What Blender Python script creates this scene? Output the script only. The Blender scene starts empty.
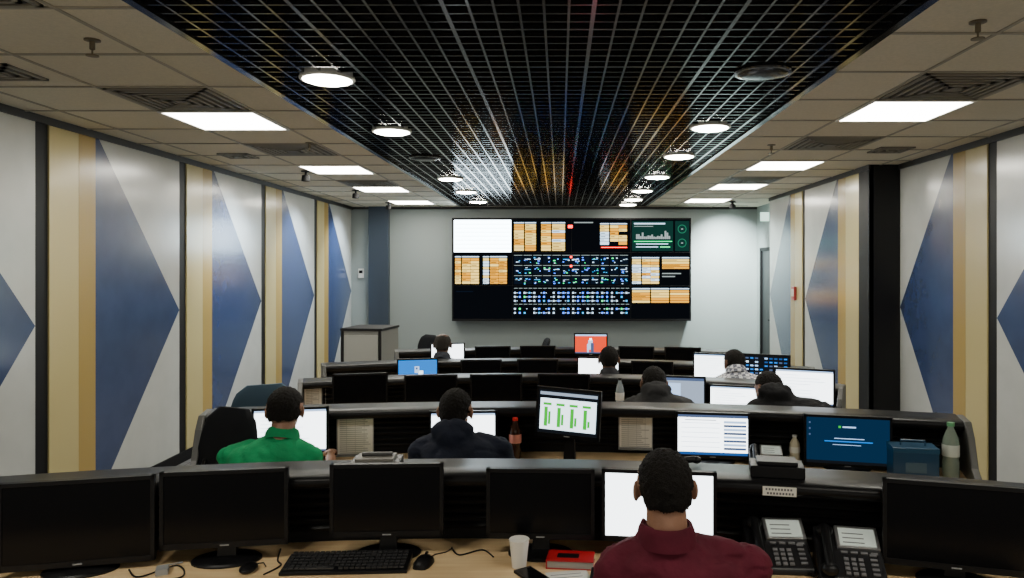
import bpy, bmesh, math, random
from mathutils import Vector, Matrix, noise
random.seed(7)
D=bpy.data
col=bpy.context.scene.collection
E=1.84; CEIL=2.89

# ------------------------------------------------------------ materials
_m={}
def mat(name,color,rough=.5,metal=0,spec=.5,bump=0,bscale=40,var=0,vscale=5,trans=0,emit=0,coat=0):
    if name in _m: return _m[name]
    m=D.materials.new(name); m.use_nodes=True; nt=m.node_tree; b=nt.nodes['Principled BSDF']
    c=(*color,1)
    b.inputs['Base Color'].default_value=c; b.inputs['Roughness'].default_value=rough
    b.inputs['Metallic'].default_value=metal; b.inputs['Specular IOR Level'].default_value=spec
    if trans: b.inputs['Transmission Weight'].default_value=trans
    if coat:
        b.inputs['Coat Weight'].default_value=coat; b.inputs['Coat Roughness'].default_value=.16
    if emit:
        b.inputs['Emission Color'].default_value=c; b.inputs['Emission Strength'].default_value=emit
    tc=nt.nodes.new('ShaderNodeTexCoord')
    if bump:
        n=nt.nodes.new('ShaderNodeTexNoise'); n.inputs['Scale'].default_value=bscale; n.inputs['Detail'].default_value=3
        nt.links.new(tc.outputs['Object'],n.inputs['Vector'])
        bp=nt.nodes.new('ShaderNodeBump'); bp.inputs['Strength'].default_value=bump; bp.inputs['Distance'].default_value=.01
        nt.links.new(n.outputs['Fac'],bp.inputs['Height']); nt.links.new(bp.outputs['Normal'],b.inputs['Normal'])
    if var:
        n=nt.nodes.new('ShaderNodeTexNoise'); n.inputs['Scale'].default_value=vscale; n.inputs['Detail'].default_value=4
        nt.links.new(tc.outputs['Object'],n.inputs['Vector'])
        r=nt.nodes.new('ShaderNodeValToRGB')
        r.color_ramp.elements[0].position=.35; r.color_ramp.elements[1].position=.65
        r.color_ramp.elements[0].color=tuple(x*(1-var) for x in color)+(1,)
        r.color_ramp.elements[1].color=tuple(min(1,x*(1+var)) for x in color)+(1,)
        nt.links.new(n.outputs['Fac'],r.inputs['Fac']); nt.links.new(r.outputs['Color'],b.inputs['Base Color'])
    _m[name]=m; return m
def emis(name,color,st):
    if name in _m: return _m[name]
    m=D.materials.new(name); m.use_nodes=True; nt=m.node_tree; nt.nodes.clear()
    e=nt.nodes.new('ShaderNodeEmission'); o=nt.nodes.new('ShaderNodeOutputMaterial')
    e.inputs['Color'].default_value=(*color,1); e.inputs['Strength'].default_value=st
    nt.links.new(e.outputs[0],o.inputs[0]); _m[name]=m; return m
def woodmat():
    m=mat('desk_wood',(.62,.38,.17),.38); nt=m.node_tree; b=nt.nodes['Principled BSDF']
    tc=nt.nodes.new('ShaderNodeTexCoord'); mp=nt.nodes.new('ShaderNodeMapping'); mp.inputs['Scale'].default_value=(1.2,14,4)
    n=nt.nodes.new('ShaderNodeTexNoise'); n.inputs['Scale'].default_value=3; n.inputs['Detail'].default_value=6
    r=nt.nodes.new('ShaderNodeValToRGB'); r.color_ramp.elements[0].position=.3; r.color_ramp.elements[1].position=.7
    r.color_ramp.elements[0].color=(.74,.50,.25,1); r.color_ramp.elements[1].color=(.88,.66,.38,1)
    nt.links.new(tc.outputs['Object'],mp.inputs[0]); nt.links.new(mp.outputs[0],n.inputs['Vector'])
    nt.links.new(n.outputs['Fac'],r.inputs[0]); nt.links.new(r.outputs[0],b.inputs['Base Color']); return m
def checkmat():
    m=mat('checked_shirt',(.6,.6,.62),.8); nt=m.node_tree; b=nt.nodes['Principled BSDF']
    tc=nt.nodes.new('ShaderNodeTexCoord'); ck=nt.nodes.new('ShaderNodeTexChecker'); ck.inputs['Scale'].default_value=34
    ck.inputs['Color1'].default_value=(.75,.75,.78,1); ck.inputs['Color2'].default_value=(.16,.17,.22,1)
    nt.links.new(tc.outputs['Object'],ck.inputs['Vector']); nt.links.new(ck.outputs[0],b.inputs['Base Color']); return m
def carpetmat():
    m=mat('carpet_tiles',(.05,.055,.065),.9,bump=.4,bscale=300); nt=m.node_tree; b=nt.nodes['Principled BSDF']
    tc=nt.nodes.new('ShaderNodeTexCoord'); br=nt.nodes.new('ShaderNodeTexBrick'); br.offset=0
    br.inputs['Scale'].default_value=1; br.inputs['Brick Width'].default_value=.5; br.inputs['Row Height'].default_value=.5
    br.inputs['Mortar Size'].default_value=.004
    br.inputs['Color1'].default_value=(.17,.17,.17,1); br.inputs['Color2'].default_value=(.14,.14,.15,1); br.inputs['Mortar'].default_value=(.04,.04,.04,1)
    nt.links.new(tc.outputs['Object'],br.inputs['Vector']); nt.links.new(br.outputs[0],b.inputs['Base Color']); return m

BLK=mat('black_plastic',(.007,.007,.008),.36,spec=.22)
BLKM=mat('black_matte',(.007,.007,.008),.6,spec=.2)
LEDGE=mat('console_laminate',(.008,.008,.009),.34,spec=.15,bump=.04,bscale=200)
SLAT=mat('slat_panel',(.010,.010,.011),.42,spec=.22)
WOOD=woodmat()
SCR=mat('screen_off',(.003,.003,.004),.22,spec=.18)
GREY=mat('grey_plastic',(.30,.31,.32),.45)
SILV=mat('silver_metal',(.6,.6,.62),.3,metal=.9)
WHITEP=mat('white_plastic',(.75,.75,.72),.4)
PAPER=mat('paper',(.72,.71,.64),.8)
INK=mat('ink',(.12,.12,.13),.8)

# ------------------------------------------------------------ mesh builder
class MB:
    def __init__(s): s.v=[];s.f=[];s.m=[]
    def add(s,vs,fs,m=0):
        o=len(s.v); s.v+= [tuple(v) for v in vs]
        for f in fs: s.f.append([i+o for i in f]); s.m.append(m)
    def box(s,x0,x1,y0,y1,z0,z1,m=0,M=None):
        vs=[Vector(p) for p in [(x0,y0,z0),(x1,y0,z0),(x1,y1,z0),(x0,y1,z0),(x0,y0,z1),(x1,y0,z1),(x1,y1,z1),(x0,y1,z1)]]
        if M: vs=[M@v for v in vs]
        s.add(vs,[(0,3,2,1),(4,5,6,7),(0,1,5,4),(1,2,6,5),(2,3,7,6),(3,0,4,7)],m)
    def quad(s,pts,m=0): s.add(pts,[tuple(range(len(pts)))],m)
    def loft(s,rings,m=0,cap=True,close=True):
        n=len(rings[0]); o=len(s.v)
        for r in rings: s.v+=[tuple(p) for p in r]
        for i in range(len(rings)-1):
            for j in range(n if close else n-1):
                k=(j+1)%n
                s.f.append([o+i*n+j,o+i*n+k,o+(i+1)*n+k,o+(i+1)*n+j]); s.m.append(m)
        if cap:
            s.f.append([o+j for j in range(n)][::-1]); s.m.append(m)
            s.f.append([o+(len(rings)-1)*n+j for j in range(n)]); s.m.append(m)
    def lathe(s,prof,c=(0,0,0),seg=24,m=0,M=None,cap=True):
        rings=[]
        for r,z in prof:
            ring=[Vector((c[0]+max(r,.0004)*math.cos(a*2*math.pi/seg),c[1]+max(r,.0004)*math.sin(a*2*math.pi/seg),c[2]+z)) for a in range(seg)]
            if M: ring=[M@p for p in ring]
            rings.append(ring)
        s.loft(rings,m,cap)
    def ell(s,c,r,m=0,seg=20,rg=12,M=None):
        rings=[]
        for i in range(rg+1):
            ph=-math.pi/2+math.pi*i/rg; cr=max(math.cos(ph),.01)
            ring=[Vector((r[0]*cr*math.cos(2*math.pi*a/seg),r[1]*cr*math.sin(2*math.pi*a/seg),r[2]*math.sin(ph))) for a in range(seg)]
            if M: ring=[M@p for p in ring]
            rings.append([p+Vector(c) for p in ring])
        s.loft(rings,m)
    def caps(s,p0,p1,r0,r1,m=0,seg=14):
        p0=Vector(p0);p1=Vector(p1);d=(p1-p0)
        L=d.length; d.normalize()
        a=d.orthogonal().normalized(); b=d.cross(a)
        pr=[]
        for i in range(6): t=math.pi/2*i/5; pr.append((r0*math.sin(t),-r0*math.cos(t)))
        for i in range(6): t=math.pi/2*i/5; pr.append((r1*math.cos(t),L+r1*math.sin(t)))
        rings=[[p0+d*z+(a*math.cos(2*math.pi*k/seg)+b*math.sin(2*math.pi*k/seg))*max(r,.0005) for k in range(seg)] for r,z in pr]
        s.loft(rings,m)
    def tube(s,pts,r,m=0,seg=8):
        pts=[Vector(p) for p in pts]; rings=[]
        up=Vector((0,0,1))
        for i,p in enumerate(pts):
            d=(pts[min(i+1,len(pts)-1)]-pts[max(i-1,0)]).normalized()
            a=d.cross(up)
            if a.length<.05: a=d.cross(Vector((1,0,0)))
            a.normalize(); b=d.cross(a)
            rings.append([p+(a*math.cos(2*math.pi*k/seg)+b*math.sin(2*math.pi*k/seg))*r for k in range(seg)])
        s.loft(rings,m)
    def obj(s,name,mats,parent=None,bevel=0,smooth=False,loc=None,rot=None,ang=38,recalc=True):
        me=D.meshes.new(name); me.from_pydata(s.v,[],s.f)
        for mm in (mats if isinstance(mats,(list,tuple)) else [mats]): me.materials.append(mm)
        me.polygons.foreach_set('material_index',s.m)
        if recalc:
            bm=bmesh.new(); bm.from_mesh(me); bmesh.ops.recalc_face_normals(bm,faces=bm.faces); bm.to_mesh(me); bm.free()
        ob=D.objects.new(name,me); col.objects.link(ob)
        if smooth:
            me.polygons.foreach_set('use_smooth',[True]*len(me.polygons)); me.set_sharp_from_angle(angle=math.radians(ang))
        if bevel:
            b=ob.modifiers.new('bevel','BEVEL'); b.width=bevel; b.segments=2; b.limit_method='ANGLE'; b.angle_limit=math.radians(40)
        if parent: ob.parent=parent
        if loc: ob.location=loc
        if rot is not None: ob.rotation_euler=(0,0,rot)
        return ob
def empty(name,loc=(0,0,0),rz=0):
    e=D.objects.new(name,None); e.empty_display_size=.1; e.location=loc; e.rotation_euler=(0,0,rz); col.objects.link(e); return e

# ------------------------------------------------------------ room shell
XL=-3.58; XR=3.45; XR2=3.15; YB=12.74; Y0=-2.2
WPAN=mat('panel_offwhite',(.55,.57,.55),.24,spec=.9,bump=.02,bscale=120,var=.03,coat=.6)
YEL1=mat('panel_pale_yellow',(.56,.47,.22),.26,spec=.8,bump=.02,bscale=120,coat=.4)
YEL2=mat('panel_gold',(.42,.29,.085),.26,spec=.8,bump=.02,bscale=120,coat=.4)
BLU=mat('panel_blue',(.034,.058,.145),.25,spec=.8,bump=.02,bscale=120,var=.08,coat=.5)
PBLK=mat('panel_black_strip',(.005,.005,.006),.5,spec=.3)
BACK=mat('back_wall_paint',(.30,.35,.35),.5,bump=.05,bscale=60)
DKB=mat('dark_blue_pillar',(.04,.06,.09),.45)
PAINT=mat('side_wall_paint',(.4,.4,.38),.6)

b=MB(); b.box(-4.2,4.2,Y0,YB+.2,-.1,0); b.obj('floor',carpetmat())
b=MB(); b.box(XL-.15,XL-.03,Y0,YB,0,CEIL); b.obj('wall_left',PAINT)
b=MB(); b.box(XR+.03,XR+.18,Y0,7.51,0,CEIL); b.obj('wall_right',PAINT)
b=MB(); b.box(XR2+.03,XR+.18,7.54,11.1,0,CEIL); b.obj('wall_right_thick',PAINT)
b=MB()
b.box(3.39,3.6,11.1,11.7,0,CEIL); b.box(3.39,3.6,12.5,YB,0,CEIL); b.box(3.39,3.6,11.7,12.5,2.14,CEIL)
b.obj('wall_right_recess',BACK)
b=MB(); b.box(XL-.15,3.7,YB,YB+.15,0,CEIL); b.obj('wall_back',BACK)
b=MB(); b.box(XL-.15,3.7,Y0-.1,Y0,0,.35)
for x in (XL-.15,-1.3,1.2,3.6): b.box(x,x+.1,Y0-.1,Y0,.35,CEIL)
b.obj('wall_rear_fill_opening',PAINT)  # unseen rear end, left open between posts so world light fills the room
b=MB(); b.box(3.41,3.46,11.7,12.5,0,2.14,0); b.box(3.385,3.41,11.66,11.72,0,2.18,1); b.box(3.385,3.41,12.48,12.54,0,2.18,1); b.box(3.385,3.41,11.66,12.54,2.12,2.18,1)
b.tube([(3.40,11.8,1.0),(3.36,11.8,1.0),(3.36,11.92,1.0)],.012,1)
b.obj('door_1',[mat('dark_door',(.012,.013,.015),.4),BLKM])
b=MB(); b.box(-3.27,-2.93,YB-.12,YB,0,CEIL); b.obj('pillar',DKB,bevel=.005)
b=MB(); b.box(XR2,XR+.03,7.5,7.54,0,CEIL); b.box(XR2,XR2+.03,7.5,7.8,0,CEIL); b.obj('column_cladding',PBLK)

def wallpanel(xp,sgn,y0,y1,kind):
    th=-.03*sgn
    b=MB(); z1=CEIL; mid=CEIL/2
    def pr(pts,m,t0=0):
        f=[(xp+t0,p[0],p[1]) for p in pts]; k=[(xp+th,p[0],p[1]) for p in pts]; n=len(pts)
        b.add(f+k,[tuple(range(n)),tuple(range(2*n-1,n-1,-1))]+[(i,(i+1)%n,n+(i+1)%n,n+i) for i in range(n)],m)
    if kind=='k':
        pr([(y0,0),(y1,0),(y1,z1),(y0,z1)],0,th*.4)
    if kind=='y':
        ym=y0+(y1-y0)*.62; pr([(y0,0),(ym-.003,0),(ym-.003,z1),(y0,z1)],1); pr([(ym,0),(y1,0),(y1,z1),(ym,z1)],2)
    if kind=='w':
        pr([(y0,0.0),(y1,0),(y1,mid)],3); pr([(y0,z1),(y1,mid),(y1,z1)],3)
        pr([(y0,0.0),(y1,mid),(y0,z1)],4)
    return b.obj('wall_panel',[PBLK,YEL1,YEL2,WPAN,BLU])
def cyc(xp,sgn,s,ymax,wlen=1.255):
    wallpanel(xp,sgn,s,s+.135,'k'); wallpanel(xp,sgn,s+.135,s+.65,'y'); wallpanel(xp,sgn,s+.65,min(s+.65+wlen,ymax),'w')
for k in range(-3,4): cyc(XL,1,5.05+1.91*k,YB)
wallpanel(XL,1,Y0,5.05-5.73,'w')
for k in range(-3,1):
    s=5.84+1.91*k; cyc(XR,-1,s,7.5,1.26)
wallpanel(XR,-1,Y0,5.84-5.73,'w')
wallpanel(XR2,-1,7.8,8.38,'y'); wallpanel(XR2,-1,8.38,9.51,'w'); wallpanel(XR2,-1,9.51,9.62,'k'); wallpanel(XR2,-1,9.62,10.1,'y'); wallpanel(XR2,-1,10.1,11.1,'w')
b=MB(); b.box(XL,XL+.012,Y0,YB,0,.1); b.obj('baseboard_left',BLKM)
b=MB(); b.box(XR-.012,XR,Y0,7.5,0,.1); b.obj('baseboard_right',BLKM)
b=MB(); b.box(XL,3.39,YB-.012,YB,0,.1); b.obj('baseboard_back',BLKM)
b=MB(); b.box(XL,XL+.02,Y0,YB,CEIL-.05,CEIL); b.box(XR-.02,XR,Y0,7.5,CEIL-.05,CEIL); b.box(XR2-.02,XR2,7.5,11.1,CEIL-.05,CEIL); b.box(XL,3.39,YB-.02,YB,CEIL-.04,CEIL)
b.obj('trim_1',mat('ceiling_trim',(.02,.02,.02),.5))

# ceiling
TILE=mat('ceiling_tile',(.74,.68,.54),.85,bump=.3,bscale=180,var=.04,vscale=60)
GX0,GX1=-1.68,1.45; GY1=12.45
b=MB(); b.box(XL-.15,GX0,Y0,YB,CEIL,CEIL+.04); b.box(GX1,3.7,Y0,YB,CEIL,CEIL+.04); b.box(GX0,GX1,GY1,YB,CEIL,CEIL+.04)
b.obj('ceiling',TILE)
b=MB(); b.box(GX0-.05,GX1+.05,Y0,YB,CEIL+.55,CEIL+.6); b.box(GX0-.05,GX0-.01,Y0,YB,CEIL+.04,CEIL+.55); b.box(GX1+.01,GX1+.05,Y0,YB,CEIL+.04,CEIL+.55); b.box(GX0,GX1,GY1+.02,GY1+.05,CEIL+.04,CEIL+.55); b.box(GX0-.05,GX1+.05,Y0-.03,Y0,CEIL+.0,CEIL+.6)
b.obj('ceiling_plenum',mat('plenum_black',(.006,.006,.007),.9,spec=.1))
TB=mat('ceiling_tbar',(.36,.33,.26),.5)
b=MB(); w=.009
for x in (-2.035,-2.685,-3.335): b.box(x-w,x+w,Y0,YB,CEIL-.006,CEIL)
for x in (1.95,2.6,3.25): b.box(x-w,x+w,Y0,YB if x<3.1 else 7.5,CEIL-.006,CEIL)
y=4.925-.65*11
while y<YB-.05:
    if y>Y0: b.box(XL,GX0,y-w,y+w,CEIL-.0065,CEIL)
    if y+.325>Y0 and y+.325<YB: b.box(GX1,XR if y+.325<7.5 else XR2,y+.325-w,y+.325+w,CEIL-.0065,CEIL)
    y+=.65
b.obj('ceiling_t_bars',TB)
GRM=mat('louvre_black_metal',(.018,.017,.017),.15,metal=.0,spec=1.0)
b=MB(); n=31; 
for i in range(n+1):
    x=GX0+(GX1-GX0)*i/n; t=.0055 if i%6 else .009
    b.box(x-t,x+t,Y0,GY1,CEIL-.002,CEIL+.045)
y=Y0; j=0
while y<GY1:
    t=.0045 if j%6 else .008
    b.box(GX0,GX1,y-t,y+t,CEIL-.001,CEIL+.045,0); y+=.101; j+=1
b.box(GX0-.02,GX0+.02,Y0,GY1,CEIL-.012,CEIL+.05); b.box(GX1-.02,GX1+.02,Y0,GY1,CEIL-.012,CEIL+.05); b.box(GX0,GX1,GY1-.02,GY1+.02,CEIL-.012,CEIL+.05)
b.obj('ceiling_louvre_grid',GRM)

LITP=emis('panel_light_emission',(1,.96,.84),23)
LITD=emis('downlight_emission',(1,.94,.80),65)
def panel(x,y):
    e=empty('ceiling_panel_light',(x,y,CEIL))
    b=MB(); o=.325;i=.305
    b.box(-o,o,-o,-i,-.014,0);b.box(-o,o,i,o,-.014,0);b.box(-o,-i,-i,i,-.014,0);b.box(i,o,-i,i,-.014,0); b.obj('frame',WHITEP,e)
    b=MB(); b.box(-i,i,-i,i,-.009,-.001); b.obj('diffuser',LITP,e)
for y in (1.35,5.25,7.85,9.8,11.75): panel(-2.36,y)
for y in (1.35,4.925,7.525,9.475,11.425): panel(2.275,y)
def downlight(x,y,on=True):
    e=empty('recessed_downlight',(x,y,CEIL))
    b=MB(); b.lathe([(.132,-.018),(.146,-.016),(.150,-.008),(.145,0),(.14,.12),(.12,.12),(.132,-.018)],seg=32,cap=False)
    b.obj('trim_ring',WHITEP if on else GRM,e,smooth=True)
    b=MB(); b.lathe([(0,-.034),(.06,-.032),(.11,-.026),(.132,-.017),(.132,-.012),(0,-.012)],seg=32); b.obj('lamp_disc',LITD if on else SCR,e,smooth=True)
for y in (1.6,4.07,5.63,8.63,10.1,11.6): downlight(-1.28,y)
downlight(-1.28,7.0,False)
for y in (1.6,5.47,6.88,8.45,9.96,11.2,12.1): downlight(1.11,y)
downlight(1.08,3.94,False)
def diffuser(x,y,s=.3):
    e=empty('air_diffuser',(x,y,CEIL)); b=MB()
    k=0
    r=s
    while r>.05:
        w=.022
        for (x0,x1,y0,y1) in ((-r,r,-r,-r+w),(-r,r,r-w,r),(-r,-r+w,-r,r),(r-w,r,-r,r)): b.box(x0,x1,y0,y1,-.012-k*.002,-.002)
        r-=.05; k+=1
    b.box(-.03,.03,-.03,.03,-.02,-.002)
    b.obj('vanes',mat('diffuser_grey',(.22,.20,.16),.5),e)
    b=MB(); b.box(-s,s,-s,s,-.0025,0); b.obj('duct_opening',mat('duct_dark',(.03,.03,.028),.8),e)
for x,y in ((-2.36,4.6),(-2.36,6.55),(-2.36,9.15),(2.275,4.275),(2.275,6.225),(2.275,8.825),(-2.36,2.65)): diffuser(x,y)
diffuser(-3.0,3.95,.16); diffuser(-3.0,6.9,.14); diffuser(2.93,6.55,.15); diffuser(2.93,3.3,.15)
def sprinkler(x,y):
    e=empty('fire_sprinkler',(x,y,CEIL)); b=MB()
    b.lathe([(0,0),(.035,0),(.035,-.006),(.012,-.01),(.012,-.045),(.004,-.05),(.004,-.07),(.028,-.072),(.028,-.076),(0,-.078)],seg=16)
    b.obj('head',mat('sprinkler_brass',(.18,.15,.10),.4,metal=.8),e,smooth=True)
for p in ((-2.15,3.4),(1.78,3.15),(-2.1,6.2),(1.8,6.3)): sprinkler(*p)
def wall_glow_spot(x,y,tx,ty,tz,en,colr=(1,1,1),ang=70):
    e=empty('wall_glow_spotlight',(x,y,CEIL)); b=MB()
    b.lathe([(0,0),(.05,0),(.05,-.01),(.012,-.012),(.012,-.04),(.04,-.05),(.045,-.11),(.036,-.112),(.03,-.07),(0,-.07)],seg=18); b.obj('fixture',BLKM,e,smooth=True)
    l=D.lights.new('spot_lamp','SPOT'); l.energy=en; l.spot_size=math.radians(ang); l.spot_blend=.9; l.shadow_soft_size=.03; l.color=colr
    lo=D.objects.new('spot_lamp',l); col.objects.link(lo); lo.parent=e; lo.location=(0,0,-.125)
    dv=Vector((tx-x,ty-y,tz-(CEIL-.125))); lo.rotation_euler=dv.to_track_quat('-Z','Y').to_euler()
wall_glow_spot(2.75,11.75,2.85,12.74,1.85,520,(.88,1,.96),90)
wall_glow_spot(2.7,11.6,2.8,12.74,1.25,330,(.88,1,.96),80)
wall_glow_spot(-2.75,8.0,-3.58,8.0,1.9,150,(.75,.88,1),85)  # added bluish spots imitate the video wall's glare along the left wall
wall_glow_spot(-2.75,9.95,-3.58,9.95,1.9,190,(.75,.88,1),85)
wall_glow_spot(-2.75,11.85,-3.58,11.85,1.9,190,(.75,.88,1),85)

# ------------------------------------------------------------ video wall
V=dict(w=emis('vw_white',(.72,.90,1),16),o=emis('vw_orange',(1,.42,.02),1.8),k=emis('vw_dark',(.006,.008,.012),.5),
 c=emis('vw_cyan',(.04,.40,.85),2.6),b=emis('vw_blue',(.06,.18,.9),4.5),g=emis('vw_green',(.02,.75,.2),3.6),r=emis('vw_red',(1,.03,.02),8.0),
 l=emis('vw_lightblue',(.6,.8,1),2.6),G=emis('vw_darkgreen',(.008,.05,.04),.9),n=emis('vw_navy',(.008,.016,.035),.6),y=emis('vw_amber',(1,.68,.16),2.3),e=emis('vw_grey',(.42,.5,.5),1.2),
 d=emis('vw_dimgreen',(.03,.30,.16),.9))
VK=list(V.keys()); VM=[V[k] for k in VK]
VX,VZ,VW,VH=-1.796,.984,3.98,1.678; VY=12.42
vw=empty('video_wall_display',(VX,VY,VZ))
b=MB(); b.box(-.02,VW+.02,.0,.3,-.035,VH+.02); b.obj('cabinet_frame',BLKM,vw,bevel=.004)
b=MB()
su=VW/237; sv=VH/100
def R(x0,y0,x1,y1,m,l=1): 
    b.quad([(x0*su,-.002*l,VH-y1*sv),(x1*su,-.002*l,VH-y1*sv),(x1*su,-.002*l,VH-y0*sv),(x0*su,-.002*l,VH-y0*sv)],VK.index(m))
for i in range(4):
    for j in range(3): R(i*59.25+.25,j*33.33+.25,(i+1)*59.25-.25,(j+1)*33.33-.25,'k',1)
def table(x0,y0,x1,y1,rows,cols,pal,hdr='l',gap=.5):
    R(x0,y0-1.8,x1,y0-.8,hdr,2)
    rh=(y1-y0)/rows; cw=(x1-x0)/cols
    for r in range(rows):
        for c in range(cols):
            R(x0+c*cw+.15,y0+r*rh+gap*.5,x0+(c+1)*cw-.15,y0+(r+1)*rh-gap*.5,pal[(c*7+r*3+random.randint(0,2))%len(pal)],2)
            if random.random()<.6: R(x0+c*cw+.8,y0+r*rh+rh*.4,x0+c*cw+cw*random.uniform(.4,.8),y0+r*rh+rh*.6,'k',3)
R(1,1,58,33,'w',2)
for r in range(7): R(2,5+r*4,57,5.3+r*4,'l',3)
table(61,5,71,32,9,1,'yoy'); table(72,5,83,32,9,1,'yoy'); table(88,5,98,32,9,1,'yoy'); table(99,5,112,32,9,1,'yoyl')
R(121,3,140,4,'e',2); R(115,6,119.5,9,'r',2)
table(147,6,156,26,6,1,'ly'); table(157,6,174,26,6,2,'oyyk'); R(148,28,174,28.8,'r',2)
R(179,2,220,32,'G',2); R(181,4,212,5.2,'l',3); R(181,7,200,7.6,'e',3)
for i in range(18):
    h=random.uniform(2,9); R(183+i*1.9,20-h,184.7+i*1.9,20,'e',3)
R(181,22,219,22.8,'g',3); R(183,24.5,215,25.3,'l',4); R(183,27.5,205,28.3,'l',4); R(207,27.5,217,28.5,'g',4)
R(222,2,236,32,'G',2)
for cy in (10,24):
    for k in range(24):
        a=k*math.pi/12; a2=(k+1)*math.pi/12
        f=lambda a,r:((229+r*math.cos(a))*su,-.006,VH-cy*sv+r*math.sin(a)*su)
        b.quad([f(a,4.4),f(a2,4.4),f(a2,3.6),f(a,3.6)],VK.index('d'))
    R(228,cy-.5,230,cy+.5,'e',3)
table(2,39,8,65,9,1,'yoy'); table(9,39,26,65,9,2,'yoy'); table(30,39,36,65,9,1,'ly'); table(37,39,54,65,9,2,'oyo')
for i in range(12):
    for j in range(3):
        x=61+i*9.6; y=36+j*10.2
        if x+8>177: continue
        R(x,y,x+8.4,y+.45,'e',2)
        R(x,y+1.5,x+8.4,y+8.8,'n',2)
        for q in range(random.randint(3,6)):
            xx=x+random.uniform(.3,6.5); yy=y+random.uniform(2,8); R(xx,yy,xx+random.uniform(.7,2.2),yy+random.uniform(.4,1.1),random.choice('clbgcbl'),3)
        if random.random()<.5: R(x+1,y+4,x+7,y+4.5,random.choice('lcle'),3)
R(117,37,119,39,'r',3); R(117,46,119,48,'r',3)
table(179,40,188,65,9,1,'ly'); table(189,40,206,65,9,2,'oyly'); table(209,40,236,50,4,1,'yo'); R(209,54,228,55,'e',2); R(209,57,222,58,'e',2)
for i in range(24):
    for j in range(7):
        x=61+i*4.85; y=69+j*4.0
        if x+3>176: continue
        if (j%4)==0: 
            R(x,y,x+3.6,y+.5,'e',2); continue
        R(x,y,x+1.8,y+1.7,random.choice('bbclbcbbgbkk') if i%4 else 'l',2)
        if random.random()<.5: R(x+2.4,y+.6,x+3.7,y+1.1,'l',2)
table(179,71,197,84,5,1,'oy'); table(198,71,216,84,5,1,'yo'); table(217,71,236,84,5,1,'oyo')
R(3,72,20,73,'n',2)
b.obj('screens',VM,vw,recalc=False)

b=MB(); b.box(3.25,3.38,11.95,12.0,2.60,2.74); b.obj('exit_sign',[emis('exit_glow',(.7,1,.85),2)])
b=MB(); b.box(-.045,.045,-.03,0,-.08,.08); b.box(-.03,.03,-.036,-.03,.0,.05,1); b.obj('wall_thermostat',[WHITEP,SCR],loc=(-3.42,12.73,1.75),bevel=.004)
b=MB(); b.box(0,.03,-.06,.06,-.09,.09); b.box(-.004,0,-.045,.045,-.04,.06,1); b.obj('reflection_box',[mat('reflection_red',(.35,.03,.03),.4),PAPER],loc=(3.115,9.9,1.5),bevel=.004)  # pinkish reflection on the wall panel, modelled as a solid red box

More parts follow.
